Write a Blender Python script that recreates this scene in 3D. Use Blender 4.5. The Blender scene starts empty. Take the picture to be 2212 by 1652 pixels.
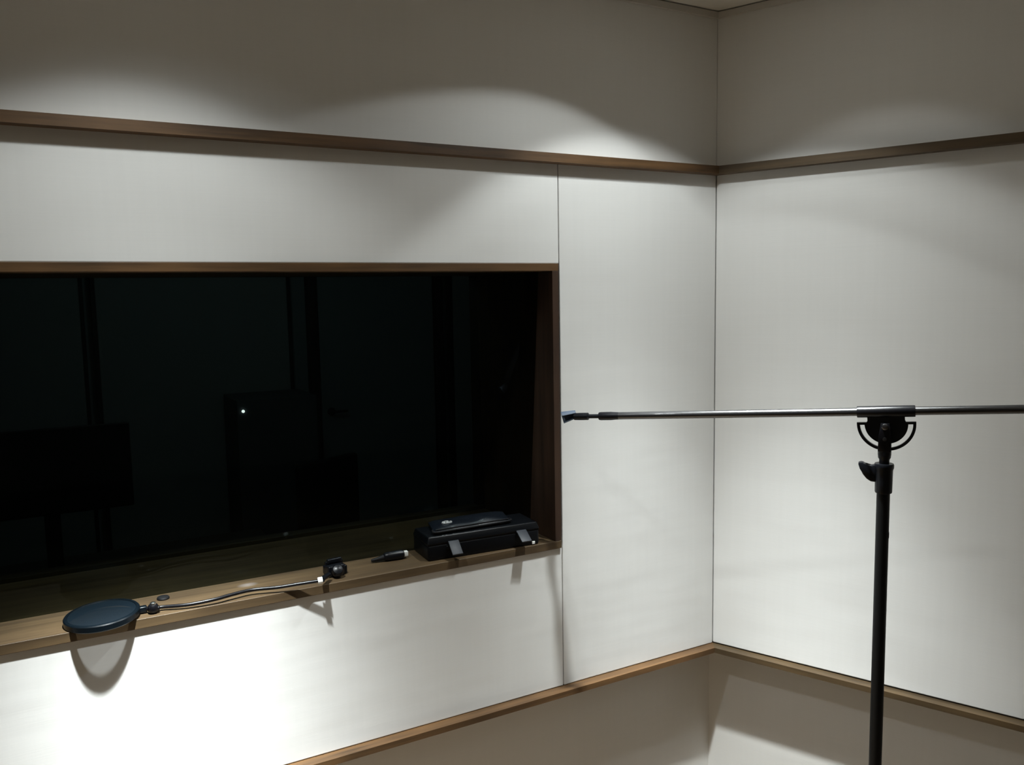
import bpy, bmesh, math, random
from mathutils import Vector, Matrix
random.seed(7)
SC = bpy.context.scene
COL = SC.collection
PI = math.pi

# ------------------------------------------------------------------ camera
cam = bpy.data.cameras.new('camera')
cam.sensor_width = 36.0
cam.lens = 1800.0 / 2212.0 * 36.0
cam.clip_start = 0.05
camo = bpy.data.objects.new('camera', cam)
COL.objects.link(camo)
yaw, pitch, roll = 0.5073380445517053, -0.1054276093412357, -0.017381081104757504
fw = Vector((math.sin(yaw) * math.cos(pitch), math.cos(yaw) * math.cos(pitch), math.sin(pitch)))
rt = Vector((math.cos(yaw), -math.sin(yaw), 0))
up = rt.cross(fw)
r2 = rt * math.cos(roll) + up * math.sin(roll)
u2 = -rt * math.sin(roll) + up * math.cos(roll)
M = Matrix((r2, u2, -fw)).transposed().to_4x4()
M.translation = Vector((-1.98892, -2.14624, 1.49160))
camo.matrix_world = M
SC.camera = camo

# ------------------------------------------------------------------ view and world
SC.view_settings.view_transform = 'Standard'
SC.view_settings.look = 'None'
SC.view_settings.gamma = 1.0
SC.view_settings.use_curve_mapping = False
SC.view_settings.exposure = 0.0
w = bpy.data.worlds.new('world')
SC.world = w
w.use_nodes = True
w.node_tree.nodes['Background'].inputs[0].default_value = (0.02, 0.02, 0.022, 1)
w.node_tree.nodes['Background'].inputs[1].default_value = 0.2

CEIL = 2.40
FLOOR = -0.42
TH = math.radians(113.848)
R = Vector((-math.cos(TH), -math.sin(TH), 0))        # along the right wall, away from the corner
N = Vector((R.y, -R.x, 0))                            # right wall normal, into the room

# downlights: angular profile of a reflector lamp, (angle in degrees, relative intensity)
PROFILE = [(0, 15), (10, 14), (12.7, 12), (14, 9.8), (16, 6.5), (18, 4.9), (20, 3.5), (23, 1.75), (27, 1.0), (31, .72), (37, .58), (41, .54), (46, .55), (49, .38), (51, .12), (53, 0), (90, 0)]
WIDE = [(0, 2.4), (12, 2.0), (18, 1.1), (25, .55), (35, .36), (45, .36), (50, .33), (54, .28), (57, .20), (58.5, .0), (90, 0)]
SOFT = [(0, 2.4), (18, 1.1), (25, .55), (35, .40), (42, .40), (46, .34), (50, .20), (54, .08), (58, .02), (61, 0), (90, 0)]
def downlight_lamp(name, loc, aim, watts, color, profile=PROFILE, radius=0.028):
    l = bpy.data.lights.new(name, 'SPOT')
    l.energy = watts
    l.color = color
    l.shadow_soft_size = radius
    l.spot_size = math.radians(150)
    l.spot_blend = 0.0
    l.use_nodes = True
    nt = l.node_tree
    em = nt.nodes['Emission']
    tc = nt.nodes.new('ShaderNodeTexCoord')
    sx = nt.nodes.new('ShaderNodeSeparateXYZ')
    ab = nt.nodes.new('ShaderNodeMath'); ab.operation = 'ABSOLUTE'
    ac = nt.nodes.new('ShaderNodeMath'); ac.operation = 'ARCCOSINE'
    dv = nt.nodes.new('ShaderNodeMath'); dv.operation = 'DIVIDE'; dv.inputs[1].default_value = PI / 2
    fc = nt.nodes.new('ShaderNodeFloatCurve')
    pw = nt.nodes.new('ShaderNodeMath'); pw.operation = 'POWER'; pw.inputs[1].default_value = 3.0
    nt.links.new(tc.outputs['Normal'], sx.inputs[0])
    nt.links.new(sx.outputs[2], ab.inputs[0]); nt.links.new(ab.outputs[0], ac.inputs[0])
    nt.links.new(ac.outputs[0], dv.inputs[0]); nt.links.new(dv.outputs[0], fc.inputs['Value'])
    nt.links.new(fc.outputs[0], pw.inputs[0]); nt.links.new(pw.outputs[0], em.inputs['Strength'])
    top = max(v for a, v in profile)
    c = fc.mapping.curves[0]
    pts = [(a / 90.0, (v / top) ** (1 / 3.0)) for a, v in profile]
    while len(c.points) < len(pts):
        c.points.new(0.5, 0.5)
    for p, (x, y) in zip(c.points, pts):
        p.location = (x, y); p.handle_type = 'VECTOR'
    fc.mapping.update()
    o = bpy.data.objects.new(name, l)
    COL.objects.link(o)
    o.location = loc
    d = (Vector(aim) - Vector(loc)).normalized()
    o.rotation_euler = d.to_track_quat('-Z', 'Y').to_euler()
    return o

NARROW = [(0, 26), (8, 25), (12, 22), (15, 16.5), (17, 11), (19, 7), (21, 4.2), (24, 2.0), (27, 1.0), (32, .56), (37, .40), (43, .33), (46, .24), (49, .14), (52, .04), (54, 0), (90, 0)]
COOL = (0.94, 1.0, 1.0)
LZ = CEIL - 0.012
LAMPS = {
    'corner': ((-0.52, -0.50, LZ), (-0.31, -0.52, 0.0), 620, PROFILE),
    'window': ((-1.80, -0.52, LZ), (-1.78, -0.47, 0.0), 1280, NARROW),
    'wall': ((-0.19, -0.66, LZ), (-0.19, -0.66, 0.0), 66, PROFILE),
    'right': ((0.30, -1.95, LZ), (0.36, -1.95, 0.0), 130, NARROW),
    'rear': ((-0.9, -2.05, LZ), (-0.9, -2.0, 0.0), 170, NARROW),
}
for k, (loc, aim, W, prof) in LAMPS.items():
    downlight_lamp('downlight_beam', loc, aim, W, COOL, prof)
# the corner lamp's reflector also throws a wide weak cone to the left
downlight_lamp('downlight_spill', (-0.56, -0.56, LZ), (-1.00, -0.50, 0.0), 80, COOL, WIDE)
downlight_lamp('downlight_spill', (-1.76, -0.56, LZ), (-1.70, -0.50, 0.0), 48, COOL, SOFT)

# ------------------------------------------------------------------ materials
def newmat(name):
    m = bpy.data.materials.new(name)
    m.use_nodes = True
    nt = m.node_tree
    return m, nt, nt.nodes['Principled BSDF']

def plain(name, col, rough=0.5, metal=0.0, bump=0.0, bscale=200, spec=0.5, coat=0.0):
    m, nt, b = newmat(name)
    b.inputs['Base Color'].default_value = (*col, 1)
    b.inputs['Roughness'].default_value = rough
    b.inputs['Metallic'].default_value = metal
    b.inputs['Specular IOR Level'].default_value = spec
    b.inputs['Coat Weight'].default_value = coat
    tc = nt.nodes.new('ShaderNodeTexCoord')
    n = nt.nodes.new('ShaderNodeTexNoise'); n.inputs['Scale'].default_value = bscale
    nt.links.new(tc.outputs['Object'], n.inputs['Vector'])
    mr = nt.nodes.new('ShaderNodeMapRange')
    mr.inputs[3].default_value = max(0.02, rough - 0.06); mr.inputs[4].default_value = min(1, rough + 0.06)
    nt.links.new(n.outputs[0], mr.inputs[0]); nt.links.new(mr.outputs[0], b.inputs['Roughness'])
    if bump:
        bp = nt.nodes.new('ShaderNodeBump'); bp.inputs['Strength'].default_value = bump; bp.inputs['Distance'].default_value = 0.001
        nt.links.new(n.outputs[0], bp.inputs['Height']); nt.links.new(bp.outputs[0], b.inputs['Normal'])
    return m

def fabric(name, c1, c2, wrinkle=0.25):
    m, nt, b = newmat(name)
    b.inputs['Roughness'].default_value = 0.95
    b.inputs['Specular IOR Level'].default_value = 0.15
    geo = nt.nodes.new('ShaderNodeNewGeometry')
    mp = nt.nodes.new('ShaderNodeMapping'); mp.inputs['Scale'].default_value = (60, 60, 2.0)
    nt.links.new(geo.outputs['Position'], mp.inputs[0])
    n1 = nt.nodes.new('ShaderNodeTexNoise'); n1.inputs['Scale'].default_value = 1.0; n1.inputs['Detail'].default_value = 4
    nt.links.new(mp.outputs[0], n1.inputs['Vector'])
    mp2 = nt.nodes.new('ShaderNodeMapping'); mp2.inputs['Scale'].default_value = (3, 3, 300)
    nt.links.new(geo.outputs['Position'], mp2.inputs[0])
    n2 = nt.nodes.new('ShaderNodeTexNoise'); n2.inputs['Scale'].default_value = 1.0; n2.inputs['Detail'].default_value = 3
    nt.links.new(mp2.outputs[0], n2.inputs['Vector'])
    ad = nt.nodes.new('ShaderNodeMath'); ad.operation = 'ADD'
    nt.links.new(n1.outputs[0], ad.inputs[0]); nt.links.new(n2.outputs[0], ad.inputs[1])
    ml = nt.nodes.new('ShaderNodeMath'); ml.operation = 'MULTIPLY'; ml.inputs[1].default_value = 0.5
    nt.links.new(ad.outputs[0], ml.inputs[0])
    mix = nt.nodes.new('ShaderNodeMix'); mix.data_type = 'RGBA'
    mix.inputs[6].default_value = (*c1, 1); mix.inputs[7].default_value = (*c2, 1)
    nt.links.new(ml.outputs[0], mix.inputs[0])
    nt.links.new(mix.outputs[2], b.inputs['Base Color'])
    n3 = nt.nodes.new('ShaderNodeTexNoise'); n3.inputs['Scale'].default_value = 2.2; n3.inputs['Detail'].default_value = 2
    nt.links.new(geo.outputs['Position'], n3.inputs['Vector'])
    b1 = nt.nodes.new('ShaderNodeBump'); b1.inputs['Strength'].default_value = wrinkle; b1.inputs['Distance'].default_value = 0.02
    nt.links.new(n3.outputs[0], b1.inputs['Height'])
    b2 = nt.nodes.new('ShaderNodeBump'); b2.inputs['Strength'].default_value = 0.25; b2.inputs['Distance'].default_value = 0.0006
    mp4 = nt.nodes.new('ShaderNodeMapping'); mp4.inputs['Scale'].default_value = (2.6, 2.6, 13)
    nt.links.new(geo.outputs['Position'], mp4.inputs[0])
    n4 = nt.nodes.new('ShaderNodeTexNoise'); n4.inputs['Scale'].default_value = 1.0; n4.inputs['Detail'].default_value = 1
    nt.links.new(mp4.outputs[0], n4.inputs['Vector'])
    b3 = nt.nodes.new('ShaderNodeBump'); b3.inputs['Strength'].default_value = wrinkle; b3.inputs['Distance'].default_value = 0.0045
    nt.links.new(n4.outputs[0], b3.inputs['Height']); nt.links.new(b1.outputs[0], b3.inputs['Normal'])
    nt.links.new(ml.outputs[0], b2.inputs['Height']); nt.links.new(b3.outputs[0], b2.inputs['Normal'])
    nt.links.new(b2.outputs[0], b.inputs['Normal'])
    return m

def wood(name, dark, light, axis=0, rough=0.45, scale=1.0, angle=0.0, spot=None):
    m, nt, b = newmat(name)
    geo = nt.nodes.new('ShaderNodeNewGeometry')
    mr0 = nt.nodes.new('ShaderNodeMapping'); mr0.inputs['Rotation'].default_value = (0, 0, angle)
    nt.links.new(geo.outputs['Position'], mr0.inputs[0])
    mp = nt.nodes.new('ShaderNodeMapping')
    s = [38 * scale] * 3; s[axis] = 2.2 * scale
    mp.inputs['Scale'].default_value = s
    nt.links.new(mr0.outputs[0], mp.inputs[0])
    n = nt.nodes.new('ShaderNodeTexNoise'); n.inputs['Scale'].default_value = 1.0; n.inputs['Detail'].default_value = 6; n.inputs['Roughness'].default_value = 0.62
    nt.links.new(mp.outputs[0], n.inputs['Vector'])
    big = nt.nodes.new('ShaderNodeTexNoise'); big.inputs['Scale'].default_value = 5.0
    nt.links.new(geo.outputs['Position'], big.inputs['Vector'])
    ad = nt.nodes.new('ShaderNodeMath'); ad.operation = 'MULTIPLY_ADD'; ad.inputs[1].default_value = 0.5
    nt.links.new(big.outputs[0], ad.inputs[0]); nt.links.new(n.outputs[0], ad.inputs[2])
    rp = nt.nodes.new('ShaderNodeValToRGB')
    rp.color_ramp.elements[0].position = 0.55; rp.color_ramp.elements[0].color = (*dark, 1)
    rp.color_ramp.elements[1].position = 0.95; rp.color_ramp.elements[1].color = (*light, 1)
    nt.links.new(ad.outputs[0], rp.inputs[0])
    colout = rp.outputs[0]
    if spot:                                            # a worn pale scuff on the board
        sm = nt.nodes.new('ShaderNodeMapping'); sm.vector_type = 'TEXTURE'
        sm.inputs['Location'].default_value = spot; sm.inputs['Scale'].default_value = (0.03, 0.018, 0.05)
        nt.links.new(geo.outputs['Position'], sm.inputs[0])
        g = nt.nodes.new('ShaderNodeTexGradient'); g.gradient_type = 'SPHERICAL'
        nt.links.new(sm.outputs[0], g.inputs[0])
        mx = nt.nodes.new('ShaderNodeMix'); mx.data_type = 'RGBA'; mx.inputs[7].default_value = (.42, .38, .36, 1)
        mm = nt.nodes.new('ShaderNodeMath'); mm.operation = 'MULTIPLY'
        nt.links.new(g.outputs['Fac'], mm.inputs[0]); nt.links.new(n.outputs[0], mm.inputs[1])
        nt.links.new(mm.outputs[0], mx.inputs[0]); nt.links.new(colout, mx.inputs[6])
        colout = mx.outputs[2]
    nt.links.new(colout, b.inputs['Base Color'])
    b.inputs['Roughness'].default_value = rough
    bp = nt.nodes.new('ShaderNodeBump'); bp.inputs['Strength'].default_value = 0.25; bp.inputs['Distance'].default_value = 0.0008
    nt.links.new(n.outputs[0], bp.inputs['Height']); nt.links.new(bp.outputs[0], b.inputs['Normal'])
    return m

def glass(name, tint, refl):
    m = bpy.data.materials.new(name); m.use_nodes = True
    nt = m.node_tree; nt.nodes.remove(nt.nodes['Principled BSDF'])
    out = nt.nodes['Material Output']
    tr = nt.nodes.new('ShaderNodeBsdfTransparent'); tr.inputs[0].default_value = (*tint, 1)
    gl = nt.nodes.new('ShaderNodeBsdfGlossy'); gl.inputs['Roughness'].default_value = 0.01
    gl.inputs[0].default_value = (0.8, 0.95, 1.0, 1)
    fr = nt.nodes.new('ShaderNodeFresnel'); fr.inputs[0].default_value = refl
    mx = nt.nodes.new('ShaderNodeMixShader')
    nt.links.new(fr.outputs[0], mx.inputs[0]); nt.links.new(tr.outputs[0], mx.inputs[1]); nt.links.new(gl.outputs[0], mx.inputs[2])
    nt.links.new(mx.outputs[0], out.inputs[0])
    return m

def mesh_cloth(name, col, opacity):
    m, nt, b = newmat(name)
    b.inputs['Base Color'].default_value = (*col, 1); b.inputs['Roughness'].default_value = 0.5; b.inputs['Specular IOR Level'].default_value = 0.22
    out = nt.nodes['Material Output']
    tr = nt.nodes.new('ShaderNodeBsdfTransparent')
    geo = nt.nodes.new('ShaderNodeNewGeometry')
    n = nt.nodes.new('ShaderNodeTexNoise'); n.inputs['Scale'].default_value = 900
    nt.links.new(geo.outputs['Position'], n.inputs['Vector'])
    mr = nt.nodes.new('ShaderNodeMapRange'); mr.inputs[3].default_value = opacity - .08; mr.inputs[4].default_value = opacity + .08
    nt.links.new(n.outputs[0], mr.inputs[0])
    mx = nt.nodes.new('ShaderNodeMixShader')
    nt.links.new(mr.outputs[0], mx.inputs[0]); nt.links.new(tr.outputs[0], mx.inputs[1]); nt.links.new(b.outputs[0], mx.inputs[2])
    nt.links.new(mx.outputs[0], out.inputs[0])
    return m

def emit(name, col, s):
    m = bpy.data.materials.new(name); m.use_nodes = True
    nt = m.node_tree; b = nt.nodes['Principled BSDF']
    b.inputs['Base Color'].default_value = (*col, 1)
    b.inputs['Emission Color'].default_value = (*col, 1); b.inputs['Emission Strength'].default_value = s
    return m

FAB = fabric('wall_fabric', (.76, .755, .735), (.82, .815, .795))
FAB2 = fabric('lower_wall_fabric', (.76, .75, .72), (.81, .80, .77), 0.15)
GAP = plain('gap_black', (.012, .011, .01), 0.9)
CEILM = plain('ceiling_paint', (.86, .84, .78), 0.9, bump=.3, bscale=90)
TRIMW = plain('painted_trim', (.62, .60, .56), 0.8)
WX = wood('rail_wood_left', (.050, .026, .010), (.150, .078, .030), 0, 0.5)
WR = wood('rail_wood_right', (.040, .025, .011), (.105, .066, .029), 0, 0.5, angle=math.atan2(-R.y, R.x))
WZ = wood('jamb_wood', (.022, .011, .006), (.058, .030, .017), 2, 0.5)
WS = wood('sill_wood', (.054, .033, .015), (.118, .076, .036), 0, 0.55, spot=(-1.563, .103, .727))
FLO = wood('floor_wood', (.075, .050, .028), (.15, .10, .056), 0, 0.4, 0.5)
GL1 = glass('tinted_glass', (.42, .47, .44), 1.22)
GL2 = glass('back_glass', (.60, .64, .62), 1.18)
ROOMF = fabric('side_wall_fabric', (.42, .38, .33), (.48, .44, .39), 0.15)
DARK = plain('control_room_wall', (.20, .25, .27), 0.9)
DARK2 = plain('control_room_panel', (.26, .29, .30), 0.8)
DARKER = plain('control_room_black', (.012, .013, .015), 0.6)
RACKM = plain('rack_paint', (.075, .09, .10), 0.7)
DESK = plain('control_desk', (.07, .06, .05), 0.5)
BLKP = plain('black_plastic', (.0035, .0042, .006), 0.33, bump=.1, bscale=400, spec=.30)
BLKM = plain('black_enamel_tube', (.003, .003, .004), 0.30, spec=1.0, coat=0.7)
BLKS = plain('black_satin_metal', (.003, .003, .0045), 0.34, spec=0.35)
BLKT = plain('black_textured_tube', (.003, .0033, .0036), 0.45, spec=.25)
RUB = plain('black_rubber', (.006, .006, .007), 0.6, spec=.3)
CLIPM = plain('blue_black_rubber', (.07, .095, .135), 0.55, spec=.3)
LEATH = plain('black_leather', (.004, .006, .010), 0.36, bump=.5, bscale=260, spec=.4)
SILV = plain('bright_nickel', (.85, .85, .83), 0.22, metal=1.0)
WHITE = plain('white_plastic', (.80, .80, .76), 0.4)
LATCH = plain('grey_latch_plastic', (.024, .027, .034), 0.5, spec=.35)
CASEM = plain('case_plastic', (.0022, .0028, .004), 0.38, bump=.2, bscale=500, spec=.25)
NET = mesh_cloth('black_nylon_mesh', (.002, .0065, .011), 0.84)
HOOP = plain('hoop_plastic', (.002, .0045, .007), 0.33, spec=.3)
LOGO = plain('silver_print', (.62, .64, .64), 0.35, metal=0.4)
TRIMR = plain('white_trim_ring', (.7, .7, .68), 0.5)
BULB = emit('lamp_glass', (1.0, .95, .85), 6.0)
LEDM = emit('standby_light', (.95, .98, 1.0), 3.2)

# ------------------------------------------------------------------ mesh helpers
def link(name, bm, mat, parent=None, smooth=False):
    bmesh.ops.recalc_face_normals(bm, faces=bm.faces)
    me = bpy.data.meshes.new(name)
    bm.to_mesh(me); bm.free()
    if smooth:
        for p in me.polygons: p.use_smooth = True
        try: me.set_sharp_from_angle(angle=math.radians(38))
        except Exception: pass
    me.materials.append(mat)
    o = bpy.data.objects.new(name, me)
    COL.objects.link(o)
    if parent: o.parent = parent
    return o

def tag(o, label=None, cat=None, group=None, kind=None):
    if label: o['label'] = label
    if cat: o['category'] = cat
    if group: o['group'] = group
    if kind: o['kind'] = kind
    return o

def empty(name, loc, rz=0.0):
    o = bpy.data.objects.new(name, None); COL.objects.link(o)
    o.location = loc; o.rotation_euler = (0, 0, rz); o.empty_display_size = 0.05
    return o

def prism(bm, foot, z0, z1):
    a = [bm.verts.new((x, y, z0)) for x, y in foot]
    b = [bm.verts.new((x, y, z1)) for x, y in foot]
    n = len(foot)
    bm.faces.new(a[::-1]); bm.faces.new(b)
    for i in range(n):
        bm.faces.new((a[i], a[(i + 1) % n], b[(i + 1) % n], b[i]))

def box(bm, x0, x1, y0, y1, z0, z1, bev=0.0, mat=None):
    t = bmesh.new()
    prism(t, [(x0, y0), (x1, y0), (x1, y1), (x0, y1)], z0, z1)
    if bev:
        bmesh.ops.bevel(t, geom=list(t.edges), offset=bev, segments=3, affect='EDGES', profile=.5)
    merge(bm, t, mat)

def merge(bm, t, mat=None):
    if mat is not None: t.transform(mat)
    me = bpy.data.meshes.new('tmp'); t.to_mesh(me); t.free()
    bm.from_mesh(me); bpy.data.meshes.remove(me)

def extrude(bm, outline, y0, y1, bev=0.0, mat=None):
    """outline in the X-Z plane, thickness along Y"""
    t = bmesh.new()
    a = [t.verts.new((x, y0, z)) for x, z in outline]
    b = [t.verts.new((x, y1, z)) for x, z in outline]
    n = len(outline)
    t.faces.new(a[::-1]); t.faces.new(b)
    for i in range(n): t.faces.new((a[i], a[(i + 1) % n], b[(i + 1) % n], b[i]))
    if bev: bmesh.ops.bevel(t, geom=list(t.edges), offset=bev, segments=2, affect='EDGES', profile=.5)
    merge(bm, t, mat)

def lathe(bm, prof, n=32, mat=None, caps=True):
    """prof list of (r, z) about the Z axis, closed with caps when r>0 at the ends"""
    t = bmesh.new(); rings = []
    for r, z in prof:
        if r < 1e-6: rings.append([t.verts.new((0, 0, z))])
        else: rings.append([t.verts.new((r * math.cos(2 * PI * k / n), r * math.sin(2 * PI * k / n), z)) for k in range(n)])
    for A, B in zip(rings, rings[1:]):
        for k in range(n):
            j = (k + 1) % n
            if len(A) == 1 and len(B) == 1: continue
            if len(A) == 1: t.faces.new((A[0], B[k], B[j]))
            elif len(B) == 1: t.faces.new((A[k], A[j], B[0]))
            else: t.faces.new((A[k], A[j], B[j], B[k]))
    if caps and len(rings[0]) > 1: t.faces.new(rings[0][::-1])
    if caps and len(rings[-1]) > 1: t.faces.new(rings[-1])
    merge(bm, t, mat)

def tube(bm, pts, rad, n=14, caps=True):
    """swept tube along points; rad a number or a list"""
    pts = [Vector(p) for p in pts]
    rs = rad if isinstance(rad, (list, tuple)) else [rad] * len(pts)
    t = bmesh.new(); rings = []
    prev = None
    for i, p in enumerate(pts):
        d = (pts[min(i + 1, len(pts) - 1)] - pts[max(i - 1, 0)]).normalized()
        if prev is None:
            a = Vector((0, 0, 1)) if abs(d.z) < .9 else Vector((1, 0, 0))
            u = d.cross(a).normalized()
        else:
            u = (prev - d * prev.dot(d)).normalized()
        v = d.cross(u); prev = u
        rings.append([t.verts.new(p + (u * math.cos(2 * PI * k / n) + v * math.sin(2 * PI * k / n)) * rs[i]) for k in range(n)])
    for A, B in zip(rings, rings[1:]):
        for k in range(n): t.faces.new((A[k], A[(k + 1) % n], B[(k + 1) % n], B[k]))
    if caps: t.faces.new(rings[0][::-1]); t.faces.new(rings[-1])
    merge(bm, t)

def spline(pts, n=8):
    """Catmull-Rom through the points"""
    P = [Vector(p) for p in pts]; P = [P[0]] + P + [P[-1]]; out = []
    for i in range(1, len(P) - 2):
        for k in range(n):
            t = k / n; a, b, c, d = P[i - 1:i + 3]
            out.append(.5 * ((2 * b) + (c - a) * t + (2 * a - 5 * b + 4 * c - d) * t * t + (3 * b - a - 3 * c + d) * t ** 3))
    out.append(P[-2]); return out

def axis_mat(origin, direction):
    """matrix that takes the Z axis to direction, at origin"""
    q = Vector(direction).to_track_quat('Z', 'Y')
    return Matrix.Translation(Vector(origin)) @ q.to_matrix().to_4x4()

def part(name, fn, mat, parent, smooth=True):
    bm = bmesh.new(); fn(bm)
    return link(name, bm, mat, parent, smooth)

# footprints measured from the room corner; d > 0 is behind the wall face, d < 0 into the room
def corner(d): return (0.6514 * d, d)
def lfoot(d0, d1, xfar=-3.4, xnear=None):
    if xnear is None: return [(xfar, d0), corner(d0), corner(d1), (xfar, d1)]
    return [(xfar, d0), (xnear, d0), (xnear, d1), (xfar, d1)]
def rfoot(d0, d1, sfar=3.1, snear=None):
    def P(s, d): q = R * s - N * d; return (q.x, q.y)
    if snear is None: return [corner(d0), P(sfar, d0), P(sfar, d1), corner(d1)]
    return [P(snear, d0), P(sfar, d0), P(sfar, d1), P(snear, d1)]

# ------------------------------------------------------------------ the live room
XF = -3.4
WIN_L, WIN_R, WIN_B, WIN_T = -3.05, -0.633, 0.703, 1.581
LOW_B, LOW_T = 0.232, 0.250            # lower rail
TOP_B, TOP_T = 1.874, 1.900            # upper rail
BACK = 0.060

# left wall: core with the window opening, and fabric panels
def f(bm):
    prism(bm, lfoot(BACK, .58, XF - .2), FLOOR, WIN_B)
    prism(bm, lfoot(BACK, .58, XF - .2), WIN_T, CEIL + .1)
    prism(bm, lfoot(BACK, .58, XF - .2, WIN_L), WIN_B, WIN_T)
    prism(bm, [(WIN_R, BACK), corner(BACK), corner(.58), (WIN_R, .58)], WIN_B, WIN_T)
wl = tag(part('wall_left', f, FAB2, None, False), kind='structure')
def panel(name, foot, z0, z1, parent):
    bm = bmesh.new(); prism(bm, foot, z0, z1)
    vert = [e for e in bm.edges]
    bmesh.ops.bevel(bm, geom=vert, offset=0.0025, segments=2, affect='EDGES', profile=.5)
    return link(name, bm, FAB, parent, False)
SEAM = -0.6265
panel('upper_fabric_panel', lfoot(0, BACK - .001), TOP_T - .004, CEIL + .02, wl)
panel('fabric_panel', lfoot(0, BACK - .001, XF, SEAM - .0012), WIN_T, TOP_B + .004, wl)
panel('fabric_panel', lfoot(0, BACK - .001, XF, SEAM - .0012), LOW_T + .001, WIN_B, wl)
panel('fabric_panel', [(SEAM + .0012, 0), (-.0015, 0), (corner(BACK - .001)[0] - .0015, BACK - .001), (SEAM + .0012, BACK - .001)], LOW_T + .001, TOP_B + .004, wl)
part('panel_gap_lining', lambda bm: prism(bm, lfoot(BACK - .012, BACK + .001), LOW_T - .012, LOW_T + .004), GAP, wl, False)
part('seam_lining', lambda bm: box(bm, SEAM - .0028, SEAM + .0028, .006, BACK + .001, LOW_T, WIN_B), GAP, wl, False)
part('seam_lining', lambda bm: box(bm, SEAM - .0028, SEAM + .0028, .006, BACK + .001, WIN_T + .001, TOP_B), GAP, wl, False)

# right wall
wr = tag(part('wall_right', lambda bm: prism(bm, rfoot(BACK, .25), FLOOR, CEIL + .1), FAB2, None, False), kind='structure')
panel('upper_fabric_panel', rfoot(0, BACK - .001), TOP_T - .004, CEIL + .02, wr)
def f(bm):
    q0 = R * .0015; q1 = Vector((*corner(BACK - .001), 0)) + R * .0015
    A = R * 3.1; B = R * 3.1 - N * (BACK - .001)
    prism(bm, [(q0.x, q0.y), (A.x, A.y), (B.x, B.y), (q1.x, q1.y)], LOW_T + .0035, TOP_B + .004)
    bmesh.ops.bevel(bm, geom=list(bm.edges), offset=0.0025, segments=2, affect='EDGES', profile=.5)
part('fabric_panel', f, FAB, wr, False)
part('panel_gap_lining', lambda bm: prism(bm, rfoot(.004, BACK + .001), LOW_T - .012, LOW_T + .006), GAP, wr, False)

# other walls, floor, ceiling
E = R * 3.1
tag(part('wall_back', lambda bm: prism(bm, [(XF - .2, -3.7), (E.x + .2, -3.7), (E.x + .2, -3.6), (XF - .2, -3.6)], FLOOR, CEIL + .1), ROOMF, None, False), kind='structure')
tag(part('wall_far_left', lambda bm: prism(bm, [(XF - .1, -3.6), (XF, -3.6), (XF, .035), (XF - .1, .035)], FLOOR, CEIL + .1), ROOMF, None, False), kind='structure')
tag(part('wall_side', lambda bm: prism(bm, [(E.x, -3.6), (E.x + .2, -3.6), (E.x + .2, E.y), (E.x, E.y)], FLOOR, CEIL + .1), ROOMF, None, False), kind='structure')
tag(part('floor', lambda bm: box(bm, XF - .2, 2.0, -3.7, 3.4, FLOOR - .1, FLOOR), FLO, None, False), kind='structure')
LAMP_SPOTS = [v[0] for v in LAMPS.values()]
tag(part('ceiling', lambda bm: box(bm, XF - .2, 2.0, -3.7, 3.4, CEIL, CEIL + .1), CEILM, None, False), kind='structure')

# rails and small mouldings
P = 0.036
tag(part('trim_1', lambda bm: prism(bm, lfoot(-P, .004), TOP_B, TOP_T), WX, None, False), kind='structure')
tag(part('trim_2', lambda bm: prism(bm, rfoot(-P, .004), TOP_B, TOP_T), WR, None, False), kind='structure')
tag(part('trim_3', lambda bm: prism(bm, lfoot(-P, BACK - .002), LOW_B, LOW_T), WX, None, False), kind='structure')
tag(part('trim_4', lambda bm: prism(bm, rfoot(-P, BACK - .002), LOW_B, LOW_T), WR, None, False), kind='structure')
def cove(bm, foot):
    prism(bm, foot(-.010, .0), CEIL - .024, CEIL - .004)
tag(part('trim_5', lambda bm: cove(bm, lfoot), TRIMW, None, False), kind='structure')
tag(part('trim_6', lambda bm: cove(bm, rfoot), TRIMW, None, False), kind='structure')
tag(part('baseboard_left', lambda bm: prism(bm, lfoot(BACK - .014, BACK), FLOOR, FLOOR + .09), WX, None, False), kind='structure')
tag(part('baseboard_right', lambda bm: prism(bm, rfoot(BACK - .014, BACK), FLOOR, FLOOR + .09), WR, None, False), kind='structure')

# ------------------------------------------------------------------ the studio window
FP = 0.007
SILL = WIN_B + .024
win = empty('window_1', ((WIN_L + WIN_R) / 2, 0, WIN_B)); tag(win, kind='structure')
ox, oz = -win.location.x, -win.location.z
TT = Matrix.Translation((ox, 0, oz))
def wpart(name, b6, mat, smooth=False, bev=.0012, rot=None):
    bm = bmesh.new(); box(bm, *b6, bev)
    bm.transform(TT)
    return link(name, bm, mat, win, smooth)
wpart('window_head', (WIN_L, WIN_R, -FP, .56, WIN_T - .022, WIN_T), WX)
wpart('window_sill', (WIN_L, WIN_R, -FP, .56, WIN_B, SILL), WS)
wpart('window_jamb', (WIN_R - .022, WIN_R, -FP + .0004, .56, SILL, WIN_T - .022), WZ)
wpart('window_jamb', (WIN_L, WIN_L + .022, -FP + .0004, .56, SILL, WIN_T - .022), WZ)
def pane(name, ybot, ytop, mat):
    bm = bmesh.new()
    x0, x1 = WIN_L + .022, WIN_R - .022; z0, z1 = SILL, WIN_T - .022
    vs = [(x0, ybot, z0), (x1, ybot, z0), (x1, ytop, z1), (x0, ytop, z1)]
    bm.faces.new([bm.verts.new(v) for v in vs])
    bm.transform(TT)
    return link(name, bm, mat, win, False)
pane('window_pane', .150, .075, GL1)
pane('window_pane', .470, .500, GL2)
wpart('glass_stop', (WIN_L + .022, WIN_R - .022, .472, .486, SILL, SILL + .012), WS, bev=.001)

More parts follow.
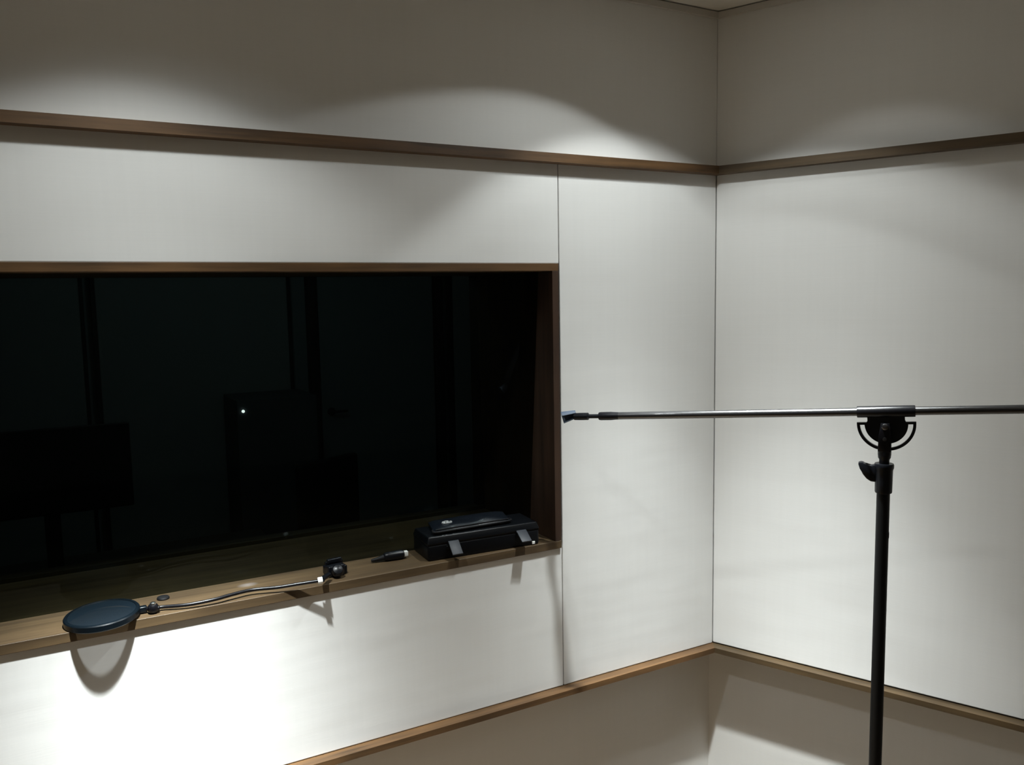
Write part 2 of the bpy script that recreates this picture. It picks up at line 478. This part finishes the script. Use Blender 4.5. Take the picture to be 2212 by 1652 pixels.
# ------------------------------------------------------------------ the dark control room beyond
CY = 3.2
def f(bm):
    box(bm, XF - .2, 2.0, CY, CY + .1, FLOOR, CEIL)
tag(part('wall_control_back', f, DARK, None, False), kind='structure')
tag(part('wall_control_left', lambda bm: box(bm, XF - .2, XF - .1, .58, CY, FLOOR, CEIL), DARK, None, False), kind='structure')
tag(part('wall_control_right', lambda bm: box(bm, 1.9, 2.0, .58, CY, FLOOR, CEIL), DARK, None, False), kind='structure')

# absorber panels standing along the back wall of the control room
def absorber(x0, x1, label):
    r = empty('acoustic_panel', ((x0 + x1) / 2, CY - .04, FLOOR))
    h = (x1 - x0) / 2
    part('fabric_face', lambda bm: box(bm, -h + .02, h - .02, -.03, 0.0, .06, 2.45, .006), DARK2, r, False)
    part('panel_frame', lambda bm: (box(bm, -h, -h + .02, -.034, .03, 0, 2.5), box(bm, h - .02, h, -.034, .03, 0, 2.5), box(bm, -h + .02, h - .02, -.03, .03, 0, .06)), DARKER, r, False)
    tag(r, label, 'acoustic panel', 'tall absorbers on the far wall of the dark control room')
absorber(-2.75, -1.80, 'tall dark absorber at the left of the dark room behind the glass')
absorber(-1.76, -.64, 'tall dark absorber in the middle of the dark room behind the glass')
absorber(.46, .93, 'narrow dark absorber seen through the glass above the black case')

# control room door
dr = tag(empty('door_1', (-.06, CY - .02, FLOOR)), kind='structure')
part('door_leaf', lambda bm: box(bm, -.40, .40, -.03, .0, 0, 2.15, .003), DARK, dr, False)
part('door_frame', lambda bm: (box(bm, -.47, -.41, -.05, .02, 0, 2.22, .002), box(bm, .41, .47, -.05, .02, 0, 2.22, .002), box(bm, -.41, .41, -.05, .02, 2.16, 2.22, .002)), DARKER, dr, False)
dh = part('door_handle', lambda bm: (lathe(bm, [(.026, 0), (.026, .008), (.01, .01), (.01, .04)], 20, axis_mat((-.34, -.03, 1.17), (0, -1, 0))),
     box(bm, -.345, -.24, -.078, -.064, 1.163, 1.179, .004)), DARKER, dr)

# desk, monitor, speaker, chair
dk = tag(empty('studio_desk', (-2.05, 1.75, FLOOR)), 'long dark desk in the unlit room behind the window glass', 'desk')
part('desktop', lambda bm: box(bm, -1.0, .95, -.4, .4, .70, .74, .006), DESK, dk, False)
for sx in (-.9, .85):
    part('leg', lambda bm, sx=sx: box(bm, sx - .03, sx + .03, -.35, .35, 0, .70, .004), DESK, dk, False)
ld = bpy.data.lights.new('control_room_fill', 'POINT'); ld.energy = 2.6; ld.color = (.75, .95, 1.0); ld.shadow_soft_size = .08  # added fill lamp without a fixture, lifts the dark control room
lo = bpy.data.objects.new('control_room_fill', ld); COL.objects.link(lo); lo.location = (-1.2, 1.5, CEIL - .12)
mo = tag(empty('computer_monitor', (-2.02, 1.72, FLOOR + .74)), 'wide switched-off screen on the dark desk behind the glass', 'monitor')
part('screen', lambda bm: box(bm, -.31, .31, -.012, .012, .30, .66, .006), DARKER, mo, False)
part('stand', lambda bm: (box(bm, -.03, .03, .012, .03, .0, .42, .003), box(bm, -.13, .13, -.07, .09, 0, .012, .004)), DARKER, mo, False)
ch = tag(empty('office_chair', (-.60, 2.0, FLOOR), .5), 'dark office chair in the unlit room behind the glass', 'chair')
part('seat', lambda bm: box(bm, -.24, .24, -.24, .24, .44, .52, .03), DARKER, ch)
part('backrest', lambda bm: box(bm, -.22, .22, .21, .27, .58, 1.05, .025), DARKER, ch)
part('pedestal', lambda bm: lathe(bm, [(.03, .06), (.03, .30), (.02, .30), (.02, .44)], 16), DARKER, ch)
part('back_bar', lambda bm: tube(bm, spline([(0, .15, .46), (0, .27, .47), (0, .285, .55), (0, .275, .70)], 5), .012), DARKER, ch)
def f(bm):
    for k in range(5):
        a = 2 * PI * k / 5; c, s = math.cos(a), math.sin(a)
        tube(bm, [(0, 0, .10), (.30 * c, .30 * s, .065)], [.022, .014])
        lathe(bm, [(.0, -.028), (.022, -.012), (.028, 0), (.022, .012), (0, .028)], 14, axis_mat((.30 * c, .30 * s, .028), (s, -c, 0)))
part('base', f, DARKER, ch)
rk = tag(empty('equipment_rack', (-.92, 2.90, FLOOR)), 'black equipment rack with one lit white dot, behind the glass', 'rack')
part('cabinet', lambda bm: box(bm, -.16, .30, -.2, .2, .0, 1.34, .005), RACKM, rk, False)
part('indicator_light', lambda bm: lathe(bm, [(0.0, 0.0), (.0085, .0), (.0085, .006), (.005, .010), (0, .011)], 18, axis_mat((-.126, -.2, 1.277), (0, -1, 0))), LEDM, rk)

# ------------------------------------------------------------------ ceiling downlights
def downlight(loc, label):
    r = empty('downlight', (loc[0], loc[1], CEIL))
    part('trim_ring', lambda bm: lathe(bm, [(.048, .0), (.048, -.004), (.062, -.006), (.070, -.003), (.070, .0)], 40), TRIMR, r)
    part('lamp_face', lambda bm: lathe(bm, [(.0, -.0022), (.030, -.0022), (.046, -.0010), (.0475, -.0002), (0, -.0002)], 32), BULB, r)
    tag(r, label, 'ceiling light', 'recessed downlights in the ceiling')
names = {'corner': 'round recessed downlight in the ceiling close to the room corner',
         'window': 'round recessed downlight in the ceiling over the pop filter',
         'wall': 'round recessed downlight in the ceiling beside the upper right wall',
         'right': 'round recessed downlight in the ceiling along the right wall',
         'rear': 'round recessed downlight in the middle of the ceiling'}
for k, (loc, aim, W, prof) in LAMPS.items(): downlight(loc, names[k])

# ------------------------------------------------------------------ microphone stand
bdir = Vector((math.cos(math.radians(55)), -math.sin(math.radians(55)), 0))         # from the tip towards the counterweight
RZ = math.atan2(bdir.y, bdir.x)
TIP = Vector((-.663, -.085, 1.128))
S_P = 0.865
PB = TIP + bdir * S_P                                # pole axis
st = empty('boom_microphone_stand', (PB.x, PB.y, FLOOR), RZ)
tag(st, 'tall black studio boom microphone stand with long level boom arm and empty clip', 'microphone stand')
hz = 1.1834 - FLOOR                                   # boom height at the pivot above the floor
bang = math.atan2(.064, 1)
XB = Matrix.Translation((0, 0, hz)) @ Matrix.Rotation(-bang, 4, 'Y')     # boom frame, X along the boom
def tub(bm, x0, x1, r, n=28, rr=None):
    t = bmesh.new(); tube(t, [(x0, 0, 0), (x1, 0, 0)], [r, rr or r], n); merge(bm, t, XB)
# boom
part('boom_arm', lambda bm: (tub(bm, -.710, .78, .01075),), BLKM, st)
def f(bm):
    t = bmesh.new()
    prof = [(.0107, -.0670), (.0140, -.0668), (.0146, -.065), (.0146, .065), (.0140, .0668), (.0107, .0670)]
    lathe(t, prof, 32, axis_mat((0, 0, 0), (1, 0, 0)))
    merge(bm, t, XB)
part('boom_sleeve', f, BLKS, st)
def f(bm):
    t = bmesh.new()
    lathe(t, [(.0060, -.762), (.0112, -.761), (.0122, -.755), (.0122, -.725), (.0112, -.712), (.0107, -.700)], 28, axis_mat((0, 0, 0), (1, 0, 0)))
    merge(bm, t, XB)
part('end_collar', f, BLKS, st)
# counterweight, just outside the picture
part('counterweight', lambda bm: (lambda t: (lathe(t, [(.011, .62), (.04, .62), (.045, .63), (.045, .74), (.04, .75), (.011, .75)], 36, axis_mat((0, 0, 0), (1, 0, 0))), merge(bm, t, XB)))(bmesh.new()), BLKS, st)
# half-round protractor bracket under the sleeve
def arc(r, a0, a1, n, cx=0, cz=0): return [(cx + r * math.cos(a0 + (a1 - a0) * k / n), cz + r * math.sin(a0 + (a1 - a0) * k / n)) for k in range(n + 1)]
CZ = -.029
def f(bm):
    t = bmesh.new()
    core = [(-.043, -.012)] + [(-.043, CZ + .006), (-.050, CZ - .004)] + arc(.050, PI * 1.03, PI * 1.97, 28, 0, CZ - .002) + [(.050, CZ - .004), (.043, CZ + .006), (.043, -.012)]
    extrude(t, core, -.006, .006, 0)
    ring = arc(.0680, PI, 2 * PI, 40, 0, CZ - .002) + arc(.0610, 2 * PI, PI, 40, 0, CZ - .002)
    extrude(t, ring, -.005, .005, 0)
    for s in (-1, 1):
        extrude(t, [(s * .044, CZ - .0035), (s * .0680, CZ - .0035), (s * .0680, CZ + .0025), (s * .044, CZ + .0025)], -.005, .005, 0)
    merge(bm, t, XB)
part('protractor_bracket', f, BLKS, st)
# pivot yoke and neck
def yoke(bm, y0, y1):
    extrude(bm, [(-.0145, hz - .062), (-.0155, hz - .100), (.0155, hz - .100), (.0145, hz - .062), (.010, hz - .028), (-.010, hz - .028)], y0, y1, .0012)
part('pivot_yoke', lambda bm: (yoke(bm, -.016, -.0065), yoke(bm, .0065, .016),
    lathe(bm, [(.0158, hz - .110), (.0158, hz - .098), (.0140, hz - .096)], 24)), BLKS, st)
part('pivot_bolt', lambda bm: lathe(bm, [(.008, .0), (.008, .005), (.005, .007), (0, .0075)], 20, axis_mat((0, -.016, hz - .036), (0, -1, 0))), BLKM, st)
part('lock_screw', lambda bm: lathe(bm, [(.005, .0), (.005, .003), (0, .004)], 16, axis_mat((0, -.016, hz - .068), (0, -1, 0))), BLKM, st)
part('upper_tube', lambda bm: lathe(bm, [(.0122, hz - .150), (.0122, hz - .122), (.0150, hz - .117), (.0155, hz - .1095)], 28), BLKS, st)
# clutch
c0, c1 = hz - .208, hz - .132
part('clutch_collar', lambda bm: lathe(bm, [(.0160, c0), (.0195, c0 + .001), (.0205, c0 + .004), (.0208, c0 + .030), (.0212, c1 - .016), (.0232, c1 - .011), (.0232, c1 - .003), (.0220, c1), (.0125, c1)], 36), BLKP, st)
def f(bm):
    o = [(-.016, c1 - .048), (-.030, c1 - .0475), (-.040, c1 - .041), (-.049, c1 - .030), (-.056, c1 - .016), (-.061, c1 - .003), (-.058, c1 + .001), (-.048, c1 + .001), (-.042, c1 - .007), (-.036, c1 - .009), (-.027, c1 - .005), (-.016, c1 - .003)]
    extrude(bm, o, -.011, .011, .0035)
part('clutch_lever', f, BLKP, st)
part('pole', lambda bm: lathe(bm, [(.0157, .16), (.0157, c0 + .001)], 32), BLKT, st)
part('pole_sticker', lambda bm: box(bm, .0147, .0163, -.006, .006, c0 - .115, c0 - .100, .0008), BLKP, st, False)
# base, below the picture
part('base_hub', lambda bm: lathe(bm, [(.022, .05), (.032, .06), (.032, .17), (.024, .19), (.0165, .20)], 28), BLKS, st)
for k in range(3):
    a = math.radians(40 + 120 * k); c, s = math.cos(a), math.sin(a)
    lg = part('leg', lambda bm: tube(bm, spline([(.028 * c, .028 * s, .12), (.16 * c, .16 * s, .085), (.34 * c, .34 * s, .025)], 6), .013), BLKS, st)
    part('rubber_foot', lambda bm: lathe(bm, [(0.0, .0), (.02, .0), (.022, .012), (.016, .038), (0, .042)], 20, Matrix.Translation((.345 * c, .345 * s, 0))), RUB, lg)
# microphone clip at the tip
def f(bm):
    t = bmesh.new()
    lathe(t, [(.0062, -.795), (.0062, -.758)], 18, axis_mat((0, 0, 0), (1, 0, 0)))
    lathe(t, [(.007, -.842), (.0105, -.838), (.0110, -.820), (.0108, -.796), (.0062, -.793)], 22, axis_mat((0, 0, 0), (1, 0, 0)))
    merge(bm, t, XB)
part('swivel_joint', f, BLKP, st)
def f(bm):
    # C-shaped sleeve open away from the boom, tapering
    n = 22
    A = Matrix.Translation((-.845, -.006, .001))
    t = bmesh.new(); rings = []
    u = Vector((-.86, -.42, -.20)).normalized()       # sleeve axis, away from the boom and a little into the room
    xo = Vector((-.35, -.75, -.30)); xo = (xo - u * xo.dot(u)).normalized()
    zo = u.cross(xo)
    for q, (s, rad) in enumerate(((-.020, .0120), (.022, .0180))):
        for th_ in (rad, rad - .003):
            rings.append([t.verts.new(Vector((-.006, 0, 0)) + u * s + xo * (rad * (-.4) + th_ * math.cos(math.radians(42 + (318 - 42) * k / n))) + zo * (th_ * math.sin(math.radians(42 + (318 - 42) * k / n)))) for k in range(n + 1)])
    o0, i0, o1, i1 = rings
    for k in range(n):
        for X, Y in ((o0, o1), (o1, i1), (i1, i0), (i0, o0)):
            t.faces.new((X[k], X[k + 1], Y[k + 1], Y[k]))
    for k in (0, n): t.faces.new((o0[k], o1[k], i1[k], i0[k]))
    t.transform(A); merge(bm, t, XB)
cl = part('microphone_clip', f, CLIPM, st); cl['label'] = 'blue-grey rubber clip, empty'

# ------------------------------------------------------------------ pop filter lying on the sill
pf = tag(empty('pop_filter', (-1.918, .034, SILL)), 'round black mesh pop filter lying flat over the front edge of the sill', 'pop filter')
RD = .083
PR = Matrix.Translation((0, 0, .012)) @ Matrix.Rotation(math.radians(1.5), 4, 'X') @ Matrix.Rotation(math.radians(-2.0), 4, 'Y')
part('hoop', lambda bm: lathe(bm, [(RD - .008, -.008), (RD - .001, -.0085), (RD + .001, -.006), (RD + .001, .006), (RD - .001, .0085), (RD - .007, .009), (RD - .009, .006), (RD - .009, -.006), (RD - .008, -.008)], 64, PR, False), HOOP, pf)
part('mesh_screen', lambda bm: lathe(bm, [(0, .0086), (RD * .5, .0084), (RD - .0082, .0074)], 64, PR, False), NET, pf)
part('neck_bracket', lambda bm: (box(bm, RD - .004, RD + .016, -.010, .006, .002, .018, .003), ), HOOP, pf)
jt = part('knuckle_joint', lambda bm: (lathe(bm, [(.010, -.008), (.0125, -.004), (.0125, .006), (.010, .010), (0, .012)], 22, Matrix.Translation((.112, -.016, .012))),
    tube(bm, [(.094, -.002, .010), (.112, -.016, .012), (.126, -.020, .012)], .0055)), BLKS, pf)
part('joint_screw', lambda bm: lathe(bm, [(.007, .0), (.007, .004), (.004, .006), (0, .0063)], 18, Matrix.Translation((.112, -.016, .0225))), SILV, jt)
gpts = [(-1.808, .018, .739), (-1.787, .026, .736), (-1.728, .005, .737), (-1.665, -.001, .740), (-1.622, .008, .741), (-1.569, .016, .741), (-1.508, -.003, .742), (-1.457, -.018, .746), (-1.408, -.031, .749)]
L0 = pf.location
part('gooseneck', lambda bm: tube(bm, [Vector(p) - L0 for p in spline(gpts, 7)], .0045, 16), BLKS, pf)
e0, e1 = Vector((-1.409, -.031, .749)) - L0, Vector((-1.397, -.033, .750)) - L0
part('ferrule', lambda bm: tube(bm, [e0, e1], .0090, 20), WHITE, pf)['label'] = 'pale metal ferrule'
cm = part('clamp_frame', lambda bm: (
    tube(bm, [e1 + Vector((-.001, 0, 0)), Vector((-1.392, -.020, .750)) - L0, Vector((-1.366, .014, .745)) - L0], .0068, 14),
    box(bm, -.024, .024, -.012, .012, -.015, .015, .003, Matrix.Translation(Vector((-1.337, .050, .743)) - L0) @ Matrix.Rotation(.12, 4, 'Z')),
    box(bm, -.026, .026, -.004, .004, -.014, .019, .002, Matrix.Translation(Vector((-1.331, .082, .742)) - L0) @ Matrix.Rotation(.12, 4, 'Z')),
    box(bm, -.004, .004, -.02, .02, -.013, .010, .002, Matrix.Translation(Vector((-1.310, .066, .742)) - L0) @ Matrix.Rotation(.12, 4, 'Z')),
    box(bm, -.004, .004, -.02, .02, -.013, .010, .002, Matrix.Translation(Vector((-1.357, .062, .742)) - L0) @ Matrix.Rotation(.12, 4, 'Z'))), BLKP, pf)
part('clamp_screw_plate', lambda bm: box(bm, -.021, .021, -.006, .006, .012, .026, .003, Matrix.Translation(Vector((-1.331, .078, .742)) - L0) @ Matrix.Rotation(.12, 4, 'Z')), BLKP, pf)
kn = part('clamp_knob', lambda bm: lathe(bm, [(0, -.006), (.012, -.006), (.0165, -.002), (.0165, .008), (.013, .014), (.006, .0165), (0, .017)], 24, axis_mat(Vector((-1.337, .030, .745)) - L0, (-.1, -.75, .66))), BLKP, pf)

# screw cap
sc = part('screw_cap', lambda bm: lathe(bm, [(0.0, .0), (.0150, .0), (.0155, .003), (.0135, .006), (.008, .0072), (0, .0075)], 28), RUB, None)
sc.location = (-1.773, .112, SILL)
tag(sc, 'small flat black cap on the sill behind the gooseneck joint', 'screw cap')

# ------------------------------------------------------------------ cable connector near the glass
cc = tag(empty('cable_connector', (-1.150, .092, SILL), -.06), 'black cable plug with bright square end lying left of the black case', 'plug')
def f(bm):
    t = bmesh.new()
    lathe(t, [(.008, -.030), (.0115, -.026), (.0130, -.015), (.0135, .015), (.0130, .028), (.0100, .031)], 24, axis_mat((0, 0, .0135), (1, 0, 0)))
    merge(bm, t)
part('housing', f, BLKP, cc)
part('strain_relief', lambda bm: tube(bm, [(-.066, .004, .007), (-.048, .002, .009), (-.029, 0, .0125)], [.004, .006, .0085], 16), RUB, cc)
part('plug_tip', lambda bm: box(bm, .030, .043, -.0075, .0075, .007, .0215, .0015), WHITE, cc)['label'] = 'bright square metal end'

# ------------------------------------------------------------------ black equipment case
CA = -.058
cs = tag(empty('equipment_case', (-.887, .074, SILL), CA), 'long black plastic case with open grey latches at the right end of the sill', 'case')
hx, hy = .181, .064
part('case_body', lambda bm: box(bm, -hx, hx, -hy, hy, 0, .046, .006), CASEM, cs)
def f(bm):
    t = bmesh.new()
    prism(t, [(-hx - .002, -hy - .002), (hx + .002, -hy - .002), (hx + .002, hy + .002), (-hx - .002, hy + .002)], .048, .070)
    for v in t.verts:
        if v.co.z > .06: v.co.x *= .965; v.co.y *= .88
    bmesh.ops.bevel(t, geom=list(t.edges), offset=.004, segments=3, affect='EDGES', profile=.5)
    merge(bm, t)
    box(bm, -hx + .001, hx - .001, -hy + .001, hy - .001, .044, .050)
part('case_lid', f, CASEM, cs)
def latch(x, ang, ln):
    A = Matrix.Translation((x, -hy - .002, .050)) @ Matrix.Rotation(ang, 4, 'X')
    part('latch', lambda bm: (box(bm, -.0165, .0165, -.004, .0, -ln, .0, .0012, A), tube(bm, [(x - .016, -hy - .002, .050), (x + .016, -hy - .002, .050)], .0032, 10)), LATCH, cs)
latch(-.103, math.radians(-48), .046)
latch(.118, math.radians(-58), .046)
for sx in (-.112, .112):
    part('latch_catch', lambda bm: box(bm, sx - .013, sx + .013, -hy - .004, -hy + .002, .030, .040, .001), CASEM, cs, False)
part('case_glint', lambda bm: box(bm, .155, .165, -hy - .0035, -hy, .003, .012, .001), WHITE, cs, False)['label'] = 'tiny pale glint at the right end'  # bright highlight speck, modelled as a small white block

# leather pouch on the case
po = tag(empty('zip_pouch', (-.905, .085, SILL + .0705), CA + .02), 'flat black leather zip pouch with silver emblem lying on the case', 'pouch')
def f(bm):
    nx, ny = 26, 12
    W_, D_ = .125, .052
    def top(i, j):
        u = -1 + 2 * i / nx; v = -1 + 2 * j / ny
        e = (1 - abs(u) ** 5) * (1 - abs(v) ** 4)
        x = W_ * u + .012 * v; y = D_ * v * (1 - .05 * u)
        z = .010 + .010 * max(e, 0) ** .5 + .004 * math.exp(-((u - .35) ** 2) / .06) * e + .0015 * math.sin(7 * u + 3 * v) * e
        return Vector((x, y, z))
    T = [[bm.verts.new(top(i, j)) for j in range(ny + 1)] for i in range(nx + 1)]
    B = [[bm.verts.new((top(i, j).x, top(i, j).y, .001 if 0 < i < nx and 0 < j < ny else .002)) for j in range(ny + 1)] for i in range(nx + 1)]
    for i in range(nx):
        for j in range(ny):
            bm.faces.new((T[i][j], T[i + 1][j], T[i + 1][j + 1], T[i][j + 1]))
            bm.faces.new((B[i][j], B[i][j + 1], B[i + 1][j + 1], B[i + 1][j]))
    for i in range(nx):
        bm.faces.new((T[i][0], B[i][0], B[i + 1][0], T[i + 1][0])); bm.faces.new((T[i][ny], T[i + 1][ny], B[i + 1][ny], B[i][ny]))
    for j in range(ny):
        bm.faces.new((T[0][j], T[0][j + 1], B[0][j + 1], B[0][j])); bm.faces.new((T[nx][j], B[nx][j], B[nx][j + 1], T[nx][j + 1]))
part('pouch_body', f, LEATH, po)
def ppt(u, v, dz=0): return Vector((.125 * u + .012 * v, .052 * v * (1 - .05 * u), dz))
part('zipper', lambda bm: (tube(bm, spline([ppt(-1.01, -.6, .009), ppt(-.98, -1.04, .009), ppt(-.5, -1.05, .008), ppt(.2, -1.05, .008), ppt(.98, -1.04, .009), ppt(1.01, -.6, .009)], 5), .0026, 10),
    tube(bm, spline([ppt(-.96, -.93, .0135), ppt(-.4, -.96, .0145), ppt(.3, -.96, .0145), ppt(.96, -.93, .0135)], 5), .0018, 8)), RUB, po)
def f(bm):
    def lz(x, y): return .0222
    c = Vector((-.080, -.010, .0212))
    for s in ([(-.016, -.006), (-.010, .006), (-.004, .004), (-.006, -.003), (-.013, -.001)], [(-.002, -.008), (.003, .003), (.008, .007), (.006, -.002), (.001, -.004)],
              [(.008, -.006), (.012, .002), (.017, .000), (.014, -.006)], [(-.014, -.010), (.0, -.012), (.014, -.009)], [(-.004, .008), (.002, .010), (.010, .009)]):
        tube(bm, [c + Vector((a, b, 0)) for a, b in [(q.x, q.y) for q in spline([(a, b, 0) for a, b in s], 4)]], .0016, 6)
part('silver_emblem', f, LOGO, po)
